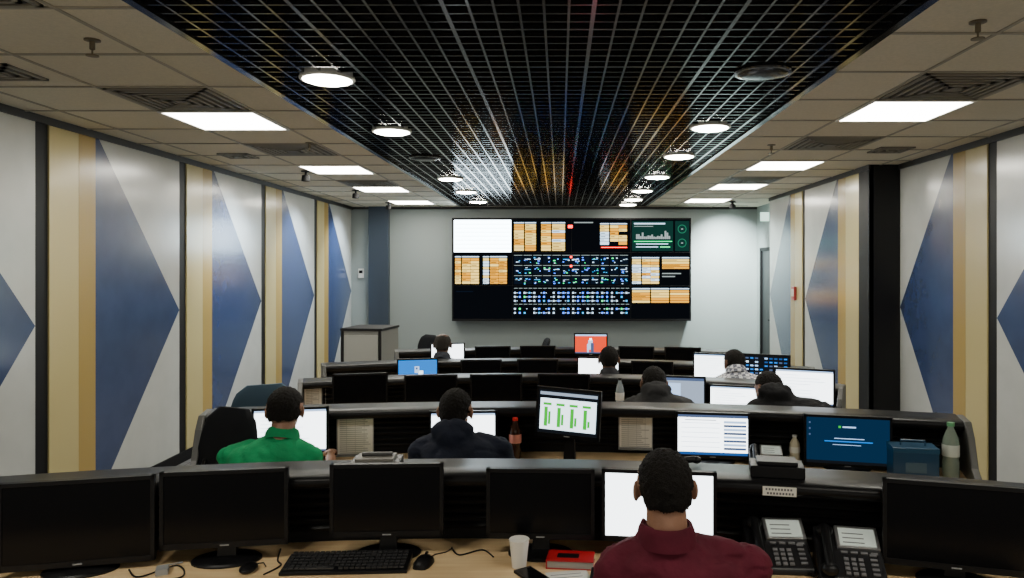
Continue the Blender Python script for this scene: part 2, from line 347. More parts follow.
# ------------------------------------------------------------ consoles
class Row:
    def __init__(s,yc,k,x0,xa,xb,zt,zd,dd=.62,end=True):
        s.yc,s.k,s.x0,s.xa,s.xb,s.zt,s.zd,s.dd=yc,k,x0,xa,xb,zt,zd,dd
        s.build(end)
    def at(s,x,rel=0):
        y=s.yc-s.k*(x-s.x0)**2; sl=-2*s.k*(x-s.x0); L=math.hypot(1,sl)
        return (x+sl/L*rel, y-rel/L)
    def yaw(s,x): return math.atan(-2*s.k*(x-s.x0))
    def sweep(s,b,prof,m=0,xa=None,xb=None,n=48):
        xa=s.xa if xa is None else xa; xb=s.xb if xb is None else xb
        rings=[]
        for i in range(n+1):
            x=xa+(xb-xa)*i/n
            rings.append([(*s.at(x,r),z) for r,z in prof])
        b.loft(rings,m)
    def build(s,end):
        e=empty('control_console',(0,0,0)); s.e=e; zt,zd=s.zt,s.zd
        b=MB(); t=.045
        prof=[(0.0,zt-.035),(.0,zt-.008),(.008,zt),(.215,zt),(.235,zt-.004),(.248,zt-.014),(.252,zt-.026),(.246,zt-.042),(.235,zt-t-.004),(.14,zt-t-.004),(.03,zt-t)]
        s.sweep(b,prof); b.obj('top_ledge',LEDGE,e,smooth=True,ang=60)
        b=MB(); s.sweep(b,[(.03,0.0),(.03,zt-t),(.12,zt-t),(.12,0)]); b.obj('partition',BLKM,e)
        b=MB(); z=zd+.045
        while z<zt-.075:
            s.sweep(b,[(.12,z),(.12,z+.026),(.132,z+.024),(.140,z+.012),(.132,z)]); z+=.034
        b.obj('slat_rails',SLAT,e,smooth=True,ang=50)
        b=MB(); s.sweep(b,[(.12,zd-.03),(.12,zd),(.12+s.dd,zd),(.12+s.dd,zd-.03)]); b.obj('desk_top',WOOD,e)
        b=MB(); s.sweep(b,[(.12+s.dd,zd-.034),(.12+s.dd,zd+.001),(.128+s.dd,zd+.001),(.135+s.dd,zd-.008),(.135+s.dd,zd-.028),(.128+s.dd,zd-.034)]); b.obj('edge_band',BLK,e,smooth=True)
        b=MB(); s.sweep(b,[(.12,zd-.30),(.12,zd-.03),(.14,zd-.03),(.14,zd-.3)]); b.obj('modesty_rail',BLKM,e)
        b=MB(); nseg=max(2,round((s.xb-s.xa)/1.25))
        for i in range(nseg+1):
            x=s.xa+.03+(s.xb-s.xa-.06)*i/nseg; px,py=s.at(x,0); M=Matrix.Translation((px,py,0))@Matrix.Rotation(s.yaw(x),4,'Z')
            b.box(-.018,.018,-(.06+s.dd),-.12,0,zd-.03,0,M)
        b.obj('gable_legs',BLKM,e)
        for x,sg in ((s.xa,-1),(s.xb,1)):
            px,py=s.at(x,0); M=Matrix.Translation((px,py,0))@Matrix.Rotation(s.yaw(x),4,'Z')
            b=MB(); pr=[(0,0),(0,zt-.01),(-.05,zt+.004),(-.25,zt+.004),(-.33,zt-.06),(-.42,zd+.08),(-.56,zd+.02),(-.14-s.dd,zd+.01),(-.14-s.dd,zd-.05),(-.5,zd-.1),(-.42,0)]
            f=[M@Vector((0,p[0],p[1])) for p in pr]; k=[M@Vector((sg*.035,p[0],p[1])) for p in pr]; n=len(pr)
            b.add(f+k,[tuple(range(n)),tuple(range(2*n-1,n-1,-1))]+[(i,(i+1)%n,n+(i+1)%n,n+i) for i in range(n)])
            b.obj('end_panel',mat('end_panel_grey',(.07,.07,.066),.4) if end else BLKM,e,bevel=.006)
A=Row(3.10,.083,-.35,-2.7,2.35,1.044,.75)
Bq=Row(4.55,.067,-.2,-2.02,2.22,1.022,.74)
C=Row(5.95,.10,-.3,-1.97,2.05,.996,.73)
Dq=Row(7.10,.10,-.3,-2.15,2.2,.977,.72)
Eq=Row(8.20,.08,0,-1.75,1.8,.965,.71)

# ------------------------------------------------------------ monitors
S=dict(w=emis('scr_white',(.90,.97,1),5.5),b=emis('scr_blue',(.02,.1,.35),1.2),n=emis('scr_navy',(.004,.032,.085),.9),s=emis('scr_sky',(.01,.22,.8),1.4),
 g=emis('scr_green',(.03,.6,.03),1.3),r=emis('scr_red',(1,.06,.015),1.6),k=emis('scr_black',(.012,.015,.02),.7),G=emis('scr_grey',(.4,.5,.65),1.2),
 l=emis('scr_pale',(.42,.62,.95),2.0),t=emis('scr_text',(.12,.18,.35),.9),q=emis('scr_softwhite',(.75,.92,1),3.0))
SK=list(S.keys()); SM=[S[k] for k in SK]
def monitor(x,y,top,w=.42,h=.27,yaw=0,kind='off',desk=.75,tilt=0,roll=0):
    e=empty('computer_monitor',(x,y,desk),yaw)
    Hc=top-desk-h/2
    T=Matrix.Translation((0,0,Hc))@Matrix.Rotation(math.radians(-tilt),4,'X')@Matrix.Rotation(math.radians(roll),4,'Y')
    b=MB(); fr=.014
    b.box(-w/2,w/2,-.012,.012,-h/2,-h/2+fr*1.5,0,T); b.box(-w/2,w/2,-.012,.012,h/2-fr,h/2,0,T)
    b.box(-w/2,-w/2+fr,-.012,.012,-h/2,h/2,0,T); b.box(w/2-fr,w/2,-.012,.012,-h/2,h/2,0,T)
    rings=[]
    for yy,sx,sz in ((.0,.5,.5),(.014,.498,.496),(.03,.42,.40),(.042,.30,.28)):
        rings.append([T@Vector(p) for p in ((-w*sx,yy,-h*sz),(w*sx,yy,-h*sz),(w*sx,yy,h*sz),(-w*sx,yy,h*sz))])
    b.loft(rings,0)
    b.box(-.016,.016,-.0128,-.012,-h/2+.007,-h/2+.012,1,T)
    b.obj('housing',[BLK,GREY],e,bevel=.002)
    b=MB(); iw=w/2-fr; z0=-h/2+fr*1.5; z1=h/2-fr
    def Q(u0,v0,u1,v1,m,l=0):
        pt=[(-iw+2*iw*u0,-.0085-.0006*l,z1-(z1-z0)*v1),(-iw+2*iw*u1,-.0085-.0006*l,z1-(z1-z0)*v1),(-iw+2*iw*u1,-.0085-.0006*l,z1-(z1-z0)*v0),(-iw+2*iw*u0,-.0085-.0006*l,z1-(z1-z0)*v0)]
        b.quad([T@Vector(p) for p in pt],SK.index(m) if m!='off' else len(SK))
    if kind=='off': Q(0,0,1,1,'off')
    elif kind=='white': Q(0,0,1,1,'w')
    elif kind=='doc':
        Q(0,0,1,1,'w'); Q(0,0,1,.05,'l',1); Q(0,.95,1,1,'t',1)
        for i in range(8): Q(.08,.14+i*.09,random.uniform(.3,.9),.150+i*.09,'l',1)
    elif kind=='sheet':
        Q(0,0,1,1,'w'); Q(0,0,1,.07,'t',1); Q(0,.93,1,1,'b',1)
        for i in range(8): Q(.66,.14+i*.095,.98,.20+i*.095,'t' if i%2 else 'l',1)
        for i in range(6): Q(.05,.2+i*.12,.6,.21+i*.12,'l',1)
        Q(.1,.12,.55,.14,'t',1)
    elif kind=='bars':
        Q(0,0,1,1,'k'); Q(.02,.05,.98,.12,'G',1); Q(.03,.2,.97,.92,'q',1)
        for i in range(4):
            Q(.08+i*.22,.3,.22+i*.22,.36,'g',2); Q(.1+i*.22,.4,.16+i*.22,.85,'g',2); Q(.17+i*.22,.5+.05*i,.21+i*.22,.8,'g',2)
    elif kind=='desktop':
        Q(0,0,1,1,'n'); Q(.0,.94,1,1,'k',1); Q(.44,.18,.60,.21,'l',1); Q(.39,.17,.42,.22,'g',1); Q(.34,.44,.70,.455,'l',1); Q(.22,.50,.80,.525,'s',1); Q(.32,.58,.66,.59,'l',1)
        for i in range(3): Q(.03,.1+i*.13,.05,.14+i*.13,'t',1)
    elif kind=='sky':
        Q(0,0,1,1,'s'); Q(.42,.28,.54,.58,'l',1); Q(.52,.48,.64,.66,'q',1); Q(.45,.33,.5,.42,'t',2); Q(0,.92,1,1,'b',1)
    elif kind=='red':
        Q(0,0,1,1,'r'); Q(0,0,1,.08,'l',1); Q(.42,.3,.56,.8,'l',1); Q(.46,.2,.53,.32,'w',1); Q(.38,.5,.44,.95,'l',1); Q(0,.93,1,1,'t',1); Q(.5,.45,.6,.95,'t',2)
    elif kind=='dash':
        Q(0,0,1,1,'k')
        for i in range(9):
            for j in range(6): Q(.03+i*.108,.08+j*.15,.10+i*.108,.14+j*.15,random.choice('lbstqks'),1)
    elif kind=='pale':
        Q(0,0,1,1,'G'); Q(0,0,1,.1,'t',1); Q(.06,.2,.5,.8,'l',1); Q(.56,.2,.94,.5,'G',1)
    b.obj('screen',SM+[SCR],e,recalc=False)
    b=MB(); zb=Hc
    b.loft([[(-.035,.015,.012),(.035,.015,.012),(.035,.045,.012),(-.035,.045,.012)],[(-.024,.03,zb*.6),(.024,.03,zb*.6),(.024,.05,zb*.6),(-.024,.05,zb*.6)],[(-.03,.03,zb),(.03,.03,zb),(.03,.055,zb),(-.03,.055,zb)]])
    rings=[]
    for r,z in ((1,0),(1,.006),(.93,.012),(.4,.017),(.02,.018)):
        rings.append([(.125*r*math.cos(a*math.pi/14),.02+.085*r*math.sin(a*math.pi/14),z) for a in range(28)])
    b.loft(rings); b.obj('stand',BLK,e,smooth=True)
def mon(row,x,top,**k):
    p=row.at(x,.29); yaw=k.pop('yaw',row.yaw(x)); off=k.pop('off',0)
    monitor(p[0],p[1]-off,top,yaw=yaw,desk=row.zd,**k)
mon(A,-1.79,1.085,w=.50,h=.31); mon(A,-1.285,1.093,w=.45,h=.285); mon(A,-.67,1.10,w=.425,h=.275)
mon(A,-.06,1.08,w=.41,h=.265); mon(A,.405,1.085,w=.425,h=.27,kind='white'); mon(A,1.45,1.098,w=.47,h=.30)
mon(Bq,-1.56,1.06,w=.41,kind='doc'); mon(Bq,-.57,1.02,w=.39,h=.255,kind='doc')
monitor(.045,4.02,1.185,w=.36,h=.27,yaw=math.radians(-14),kind='bars',desk=.74,roll=3)
mon(Bq,.905,1.024,w=.414,h=.26,kind='sheet'); mon(Bq,1.64,1.034,w=.455,h=.285,kind='desktop')
for x in (-1.56,-1.02,-.5,.05): mon(C,x,1.055 if x<-1.2 else 1.03,w=.40,h=.25)
mon(C,.97,1.037,w=.37,h=.235,kind='pale'); mon(C,1.36,.985,w=.36,h=.23,kind='doc'); mon(C,1.84,1.13,w=.41,h=.27,kind='doc')
mon(Dq,-1.35,1.02,w=.37,h=.235,kind='sky'); mon(Dq,-.75,1.0,w=.38,h=.24); mon(Dq,-.2,1.0,w=.38,h=.24); mon(Dq,.39,1.026,w=.39,h=.24,kind='white')
mon(Dq,.9,1.0,w=.38,h=.24); mon(Dq,1.47,1.09,w=.40,h=.26,kind='doc'); mon(Dq,1.89,1.10,w=.40,h=.25,kind='dash')
mon(Eq,-1.24,1.05,w=.36,h=.23,kind='white'); mon(Eq,.345,1.144,w=.36,h=.235,kind='red')
for x in (-.75,-.25,.85,1.35): mon(Eq,x,1.01,w=.38,h=.24)

# ------------------------------------------------------------ small objects
def keyboard(x,y,z,yaw=0):
    e=empty('computer_keyboard',(x,y,z),yaw); b=MB()
    b.loft([[(-.225,-.075,0),(.225,-.075,0),(.225,.075,0),(-.225,.075,0)],[(-.225,-.075,.012),(.225,-.075,.012),(.225,.075,.024),(-.225,.075,.024)]]); b.obj('case',BLK,e,bevel=.003)
    b=MB()
    for r in range(6):
        yy=-.062+r*.0235; zz=.0135+(yy+.075)*.08
        for c in range(22):
            xx=-.214+c*.0195
            if r==0 and 4<=c<=9:
                if c==4: b.box(xx,xx+.1,yy,yy+.018,zz,zz+.007)
                continue
            b.box(xx,xx+.0165,yy,yy+.019,zz,zz+.007)
    b.obj('keys',mat('keycap',(.025,.025,.027),.4),e,bevel=.0015)
def mouse(x,y,z,yaw=0,cord=True):
    e=empty('computer_mouse',(x,y,z),yaw); b=MB(); rings=[]
    for t,(sx,hz) in zip((-.055,-.05,-.03,0,.03,.048,.055),((.012,.01),(.024,.022),(.031,.034),(.032,.037),(.029,.028),(.022,.017),(.01,.008))):
        rings.append([(sx*math.cos(a*math.pi/8),t,max(0,hz*math.sin(a*math.pi/8))) for a in range(16)])
    b.loft(rings); b.box(-.004,.004,.018,.034,.028,.036); b.obj('shell',BLK,e,smooth=True)
    if cord:
        b=MB(); b.tube([(0,.05,.006),(.01,.09,.004),(.04,.12,.003),(.05,.16,.003)],.002); b.obj('cord',BLK,e,smooth=True)
keyboard(-.775,2.70,.75,math.radians(3)); mouse(-.50,2.72,.75,-.2)
for (r,x) in ((Bq,-1.54),(Bq,-.57),(Bq,.89),(Bq,1.6),(C,.8),(C,1.5),(Dq,.4),(Dq,1.5),(Eq,-1.24),(A,.39),(A,1.45)):
    p=r.at(x,.52); keyboard(p[0],p[1],r.zd,r.yaw(x)); p=r.at(x+.31,.52)
    if not (r is A) and not(r is Bq and x>1.5): mouse(p[0],p[1],r.zd,r.yaw(x),False)
def phone(x,y,z,yaw=0,sc=1.0):
    e=empty('desk_telephone',(x,y,z),yaw); e.scale=(sc,sc,sc); b=MB()
    b.loft([[(-.10,-.10,0),(.10,-.10,0),(.10,.09,0),(-.10,.09,0)],[(-.10,-.10,.02),(.10,-.10,.02),(.10,.08,.12),(-.10,.08,.12)]]); b.obj('base',mat('phone_black',(.012,.012,.014),.35,spec=.3),e,bevel=.006)
    sl=math.atan2(.10,.18); M=Matrix.Translation((0,-.10,.02))@Matrix.Rotation(sl,4,'X')
    b=MB()
    for r in range(4):
        for c in range(3): b.box(-.02+c*.022,-.006+c*.022,.015+r*.018,.026+r*.018,0,.005,0,M)
    for r in range(5): b.box(.06,.08,.02+r*.018,.028+r*.018,0,.004,0,M)
    for c in range(4): b.box(-.025+c*.03,-.005+c*.03,.098,.106,0,.005,0,M)
    b.box(-.035,.095,.112,.20,.0,.012,1,M); b.box(-.025,.085,.12,.19,.012,.0135,2,M)
    for k in range(3): b.box(-.015,.05,.13+k*.018,.134+k*.018,.0135,.0140,3,M)
    b.obj('keypad_and_display',[mat('phone_keys',(.16,.16,.17),.45),SILV,mat('lcd_greygreen',(.42,.47,.42),.3,emit=.5),INK],e,bevel=.001)
    b=MB(); hx=-.068
    b.caps(M@Vector((hx,.02,.03)),M@Vector((hx,.17,.03)),.014,.014); b.ell(M@Vector((hx,.02,.018)),(.027,.027,.02)); b.ell(M@Vector((hx,.17,.018)),(.027,.027,.02)); b.obj('handset',BLK,e,smooth=True)
    b=MB(); pts=[]
    for i in range(60):
        t=i/59; pts.append((-.075-.05*math.sin(t*math.pi)+.006*math.cos(i*1.6),-.1+t*.1,.012+.006*math.sin(i*1.6)))
    b.tube(pts,.0022,seg=6); b.obj('coiled_cord',BLK,e,smooth=True)
phone(.80,2.73,.75,math.radians(-4),1.12); phone(1.03,2.64,.75,math.radians(-12),1.12)
p=Bq.at(1.20,.36); phone(p[0],p[1],.74,Bq.yaw(1.2),.9)
phone(-1.83,4.0,.74,.2)
b=MB(); b.lathe([(0,0),(.026,0),(.036,.098),(.038,.100),(.036,.102),(.0335,.098),(.024,.006),(0,.006)],seg=28); b.obj('paper_cup',mat('cup_white',(.8,.78,.72),.5),loc=(-.149,2.70,.75),smooth=True)
b=MB(); b.box(-.085,.085,-.05,.05,0,.004,0); b.box(-.082,.083,-.047,.047,.004,.028,1); b.box(-.085,.085,-.05,.05,.028,.032,0); b.box(-.087,-.083,-.05,.05,0,.032,0); b.box(-.05,.03,-.02,.02,.032,.0325,2); b.obj('red_notebook',[mat('red_cover',(.40,.01,.015),.45),mat('page_edges',(.35,.33,.3),.8),BLK],loc=(.04,2.72,.75),rot=-.1)
b=MB(); b.box(-.035,.035,-.065,.065,0,.010); b.box(-.031,.031,-.055,.055,.010,.0105,1); b.obj('mobile_phone',[BLK,SCR],loc=(-.10,2.61,.75),rot=.6,bevel=.003)
b=MB(); b.box(-.075,.075,-.10,.10,0,.001); 
for k in range(7): b.box(-.06,.05,-.08+k*.025,-.076+k*.025,.001,.0012,1)
b.obj('note_paper',[PAPER,INK],loc=(.04,2.56,.75),rot=.2)
def cable(pts,name='computer_cable',r=.003,m=BLK):
    b=MB(); P=[Vector(p) for p in pts]; out=[]
    for i in range(len(P)-1):
        p0=P[max(i-1,0)];p1=P[i];p2=P[i+1];p3=P[min(i+2,len(P)-1)]
        for k in range(8):
            t=k/8; out.append(.5*((2*p1)+(p2-p0)*t+(2*p0-5*p1+4*p2-p3)*t*t+(3*p1-p0-3*p2+p3)*t**3))
    out.append(P[-1]); b.tube(out,r); return b.obj(name,m,smooth=True)
cable([(-1.55,2.66,.755),(-1.48,2.60,.754),(-1.40,2.70,.754),(-1.33,2.60,.754),(-1.45,2.55,.754)])
cable([(-1.08,2.86,.754),(-1.05,2.75,.754),(-1.02,2.70,.754),(-1.05,2.62,.754)])
cable([(-.42,2.87,.754),(-.38,2.80,.754),(-.30,2.85,.754),(-.25,2.78,.754)])
cable([(-1.52,2.58,.755),(-1.6,2.5,.755),(-1.48,2.47,.755),(-1.40,2.52,.755)],m=GREY)
b=MB(); b.box(-.02,.02,-.025,.025,0,.022); b.tube([(0,.025,.012),(.02,.06,.006),(.06,.07,.005)],.003); b.obj('power_adapter',GREY,loc=(-1.42,2.64,.75),rot=.4,bevel=.004)
b=MB(); b.ell((0,0,.012),(.03,.045,.014)); b.tube([(0,.04,.01),(.03,.06,.006),(.05,.03,.005)],.0025); b.obj('usb_card_reader',BLK,loc=(-1.12,2.66,.75),smooth=True)
def bottle(x,y,z,h,r,liquid,label,cap,name='water_bottle'):
    e=empty(name,(x,y,z))
    b=MB(); b.lathe([(0,0),(r*.85,0),(r,.03*h),(r,.3*h),(r*.93,.36*h),(r,.42*h),(r,.62*h),(r*.85,.74*h),(r*.38,.9*h),(r*.36,.94*h),(0,.94*h)],seg=24); b.obj('body',liquid,e,smooth=True)
    b=MB(); b.lathe([(0,.935*h),(r*.45,.935*h),(r*.45,h),(0,h)],seg=20); b.obj('cap',cap,e,smooth=True)
    b=MB(); b.lathe([(r*1.01,.4*h),(r*1.02,.41*h),(r*1.02,.6*h),(r*1.01,.61*h)],seg=24,cap=False); b.obj('label',label,e,smooth=True)
COLA=mat('cola',(.035,.012,.006),.08); REDL=mat('red_label',(.7,.03,.03),.4); GL=mat('green_label',(.1,.35,.15),.4)
p=Bq.at(-.26,.2); bottle(p[0],p[1]-.08,.74,.235,.036,COLA,mat('cola_label',(.75,.3,.25),.4),REDL,name='cola_bottle')
bottle(2.05,3.88,.74,.29,.042,mat('bottle_pale_green',(.5,.62,.52),.1,trans=.6),mat('label_white',(.6,.65,.6),.4),GL)
p=Bq.at(1.355,.17); bottle(p[0],p[1]-.06,.74,.16,.03,mat('lotion',(.55,.5,.35),.3),PAPER,WHITEP,name='lotion_bottle')
p=C.at(.5,.3); bottle(p[0],p[1],.73,.28,.033,mat('bottle_blueish',(.5,.6,.68),.1,trans=.4),WHITEP,BLK)
p=C.at(1.98,.12); bottle(p[0]-.03,p[1],.996,.09,.02,mat('bottle_blueish',(.4,.5,.55)),PAPER,BLK,name='small_bottle')
b=MB(); b.box(-.11,.11,-.07,.07,0,.15,0); b.box(-.112,.112,-.072,.072,.15,.175,1); b.box(-.05,.05,-.0725,-.07,.05,.1,2); b.tube([(-.06,0,.175),(-.06,0,.2),(.06,0,.2),(.06,0,.175)],.006,1)
b.obj('blue_lunch_box',[mat('box_blue',(.010,.05,.11),.35),mat('box_blue_lid',(.015,.07,.14),.35),mat('box_badge',(.05,.1,.15),.4)],loc=(1.84,3.86,.74),rot=-.2,bevel=.006)
def paper(row,x,w,h,zc):
    p=row.at(x,.148); e=empty('document_holder',(p[0],p[1],zc),row.yaw(x)); b=MB(); b.box(-w/2-.006,w/2+.006,0,.006,-h/2-.006,h/2+.006); b.box(-w/2-.006,w/2+.006,-.02,.006,-h/2-.012,-h/2-.006); b.obj('backing',GREY,e)
    b=MB(); b.box(-w/2,w/2,-.002,0,-h/2,h/2); 
    for k in range(int(h/.012)): b.box(-w/2+.012,w/2-random.uniform(.012,.07),-.0026,-.002,h/2-.016-k*.012,h/2-.011-k*.012,1)
    for k in range(3): b.box(-w/2+.05+k*.05,-w/2+.052+k*.05,-.0027,-.002,-h/2+.01,h/2-.01,1)
    b.obj('printed_sheet',[mat('sheet_white',(.85,.84,.78),.7),mat('print_grey',(.5,.5,.48),.8)],e)
paper(Bq,-1.22,.2,.235,.87); paper(Bq,.46,.19,.2,.88); paper(C,-1.9,.12,.16,.88)
p=A.at(-.74,.12); b=MB(); b.box(-.095,.095,-.06,.06,0,.032,0); b.box(-.08,.07,-.05,.05,.032,.042,1); b.tube([(-.06,.0,.05),(.06,.0,.05)],.009,0); b.box(-.08,.08,-.0605,-.06,.008,.022,1)
for k in range(8): b.box(-.07+k*.018,-.06+k*.018,-.0615,-.0605,.010,.020,0)
b.obj('network_router',[mat('router_grey',(.05,.05,.05),.4),mat('router_top',(.20,.19,.17),.5)],loc=(p[0],p[1],1.044),rot=A.yaw(-.74),bevel=.002)
p=A.at(.86,.13); e=empty('telephone_junction_box',(p[0],p[1],1.044),A.yaw(.86))
b=MB(); b.box(-.10,.10,-.06,.06,0,.045); b.box(-.075,.075,-.05,.05,.045,.06); b.obj('case',BLK,e,bevel=.004)
b=MB(); b.box(-.06,.06,-.128,-.124,-.045,-.012); 
for k in range(9): b.box(-.05+k*.011,-.043+k*.011,-.1285,-.128,-.025,-.017,1); b.box(-.045+k*.011,-.038+k*.011,-.1285,-.128,-.04,-.032,1)
b.obj('label',[PAPER,INK],e)
p=A.at(.5,.06); b=MB(); b.caps((-.03,0,.016),(.05,.01,.02),.013,.013); b.ell((-.035,0,.016),(.02,.018,.014)); b.ell((.06,.01,.018),(.02,.018,.015)); b.obj('telephone_handset',BLK,loc=(p[0],p[1],1.046),smooth=True)

e=empty('equipment_cabinet',(-2.33,9.1,0),-.12); b=MB()
b.box(-.25,.25,-.3,.3,.05,1.09,0); b.box(-.26,.26,-.31,.31,1.09,1.12,1); b.box(-.21,.21,-.312,-.30,.1,1.04,2); b.box(-.25,-.215,-.315,-.3,.05,1.09,1); b.box(.215,.25,-.315,-.3,.05,1.09,1); b.box(.16,.18,-.325,-.312,.5,.68,1)
for sx in (-.2,.2):
    for sy in (-.24,.24): b.box(sx-.02,sx+.02,sy-.02,sy+.02,0,.05,1)
b.obj('cabinet_body',[mat('cab_beige',(.22,.22,.20),.5),mat('cab_dark',(.02,.02,.02),.5,spec=.2),mat('cab_door',(.42,.42,.38),.45)],e,bevel=.003)

# ------------------------------------------------------------ chairs
def chair(x,y,yaw=0,top=.80,c=None,seat=.42,arms=True,name='office_chair'):
    c=c or mat('chair_fabric',(.010,.011,.014),.8,bump=.3,bscale=300,spec=.2)
    e=empty(name,(x,y,0),yaw)
    b=MB()
    for k in range(5):
        a=k*2*math.pi/5+.3; d=Vector((math.cos(a),math.sin(a),0)); q=Vector((-d.y,d.x,0))
        b.loft([[Vector((0,0,.10))+d*.03+q*.025,Vector((0,0,.10))+d*.03-q*.025,Vector((0,0,.055))+d*.03-q*.02,Vector((0,0,.055))+d*.03+q*.02],
                [Vector((0,0,.075))+d*.28+q*.014,Vector((0,0,.075))+d*.28-q*.014,Vector((0,0,.055))+d*.28-q*.012,Vector((0,0,.055))+d*.28+q*.012]])
        M=Matrix.Translation(d*.28+Vector((0,0,.028)))@Matrix.Rotation(a,4,'Z')@Matrix.Rotation(math.pi/2,4,'Y')
        b.lathe([(0,-.02),(.027,-.02),(.028,-.004),(.02,0),(.028,.004),(.027,.02),(0,.02)],seg=14,M=M)
    b.lathe([(0,.05),(.035,.05),(.035,.12),(.025,.13),(.025,seat-.09),(.06,seat-.085),(.06,seat-.075),(0,seat-.075)],seg=18); b.obj('swivel_base',BLK,e,smooth=True)
    b=MB(); rings=[]
    for z,k in ((seat-.075,.9),(seat-.06,.98),(seat-.03,1),(seat-.008,.96),(seat,.82)):
        ring=[]
        for i in range(32):
            a=i*math.pi/16; ca,sa=math.cos(a),math.sin(a)
            ring.append((.235*k*math.copysign(abs(ca)**.5,ca),.01+.225*k*math.copysign(abs(sa)**.5,sa),z))
        rings.append(ring)
    b.loft(rings); b.obj('seat_cushion',c,e,smooth=True,ang=60)
    b=MB(); rings=[]; zb=seat+.14
    n=10
    for i in range(n+1):
        t=i/n; z=zb+(top-zb)*t; wd=.17+.05*math.sin(math.pi*min(1,t*1.05)); wd*= (1 if t<.85 else 1-.35*((t-.85)/.15)**2)
        if i in(0,): wd*=.8
        yy=-.235-.05*t; ring=[]
        th=.028 if 0<i<n else .012
        for k in range(20):
            a=k*math.pi/10; ca,sa=math.cos(a),math.sin(a); px=wd*math.copysign(abs(ca)**.6,ca); ring.append((px,yy+.35*px*px*2+th*sa,z))
        rings.append(ring)
    b.loft(rings); b.obj('backrest',c,e,smooth=True,ang=60)
    b=MB(); b.tube([(0,-.05,seat-.08),(0,-.22,seat-.07),(0,-.29,seat),(0,-.30,zb+.12)],.018); b.obj('back_bracket',BLK,e,smooth=True)
    if arms:
        for sx in(-1,1):
            b=MB(); b.tube([(sx*.2,0,seat-.07),(sx*.28,0,seat-.05),(sx*.285,0,seat+.12),(sx*.285,-.01,seat+.17)],.014)
            b.box(sx*.285-.03,sx*.285+.03,-.13,.09,seat+.17,seat+.195); b.obj('armrest',BLK,e,smooth=True)
# ------------------------------------------------------------ people
SKIN=[mat('skin_brown',(.20,.10,.06),.5,bump=.15,bscale=150,var=.08,vscale=18),mat('skin_tan',(.33,.17,.105),.5,bump=.15,bscale=150,var=.08,vscale=18),mat('skin_dark',(.12,.06,.04),.5,bump=.15,bscale=150)]
HAIR=mat('hair_black',(.011,.009,.008),.7,bump=1.0,bscale=260,spec=.2)
HAIRG=mat('hair_greying',(.05,.045,.04),.7,bump=1.0,bscale=260,spec=.2)
PANTS=mat('trousers_dark',(.02,.022,.03),.8); SHOE=mat('shoe_black',(.01,.01,.01),.4)
def realize(b,name,vox,sm=4):
    ob=b.obj(name+'_tmp',[BLK],recalc=True)
    md=ob.modifiers.new('r','REMESH'); md.mode='VOXEL'; md.voxel_size=vox
    s=ob.modifiers.new('s','SMOOTH'); s.factor=.5; s.iterations=sm
    dg=bpy.context.evaluated_depsgraph_get(); dg.update()
    me=D.meshes.new_from_object(ob.evaluated_get(dg)); me.name=name
    D.objects.remove(ob,do_unlink=True); me.materials.clear(); return me
def segd(p,a,c):
    ab=c-a; t=max(0,min(1,(p-a).dot(ab)/max(ab.length_squared,1e-9))); return (p-(a+ab*t)).length,t
def make_hand():
    b=MB(); rings=[]
    for y,w,t,z in ((-.03,.024,.020,0),(0,.027,.019,0),(.03,.036,.017,.002),(.065,.041,.015,.002),(.09,.040,.012,0)):
        rings.append([(w*math.cos(a*math.pi/8),y,z+t*math.sin(a*math.pi/8)) for a in range(16)])
    b.loft(rings)
    for x,L,sp in ((-.031,.068,-.06),(-.010,.078,-.01),(.011,.072,.04),(.031,.056,.10)):
        p=Vector((x,.085,0)); r=.0088; ang=.15
        for k,f in enumerate((.45,.32,.25)):
            q=p+Vector((sp*L*f,math.cos(ang)*L*f,-math.sin(ang)*L*f)); b.caps(p,q,r,r*.9,seg=10); p=q; r*=.9; ang+=.35
    p=Vector((-.028,.02,-.004)); q=Vector((-.055,.055,-.010)); b.caps(p,q,.013,.010,seg=10); b.caps(q,Vector((-.062,.088,-.016)),.010,.008,seg=10)
    me=realize(b,'hand',.0036,2)
    for p in me.polygons: p.use_smooth=True
    return me
HAND=make_hand()
_headbase=None
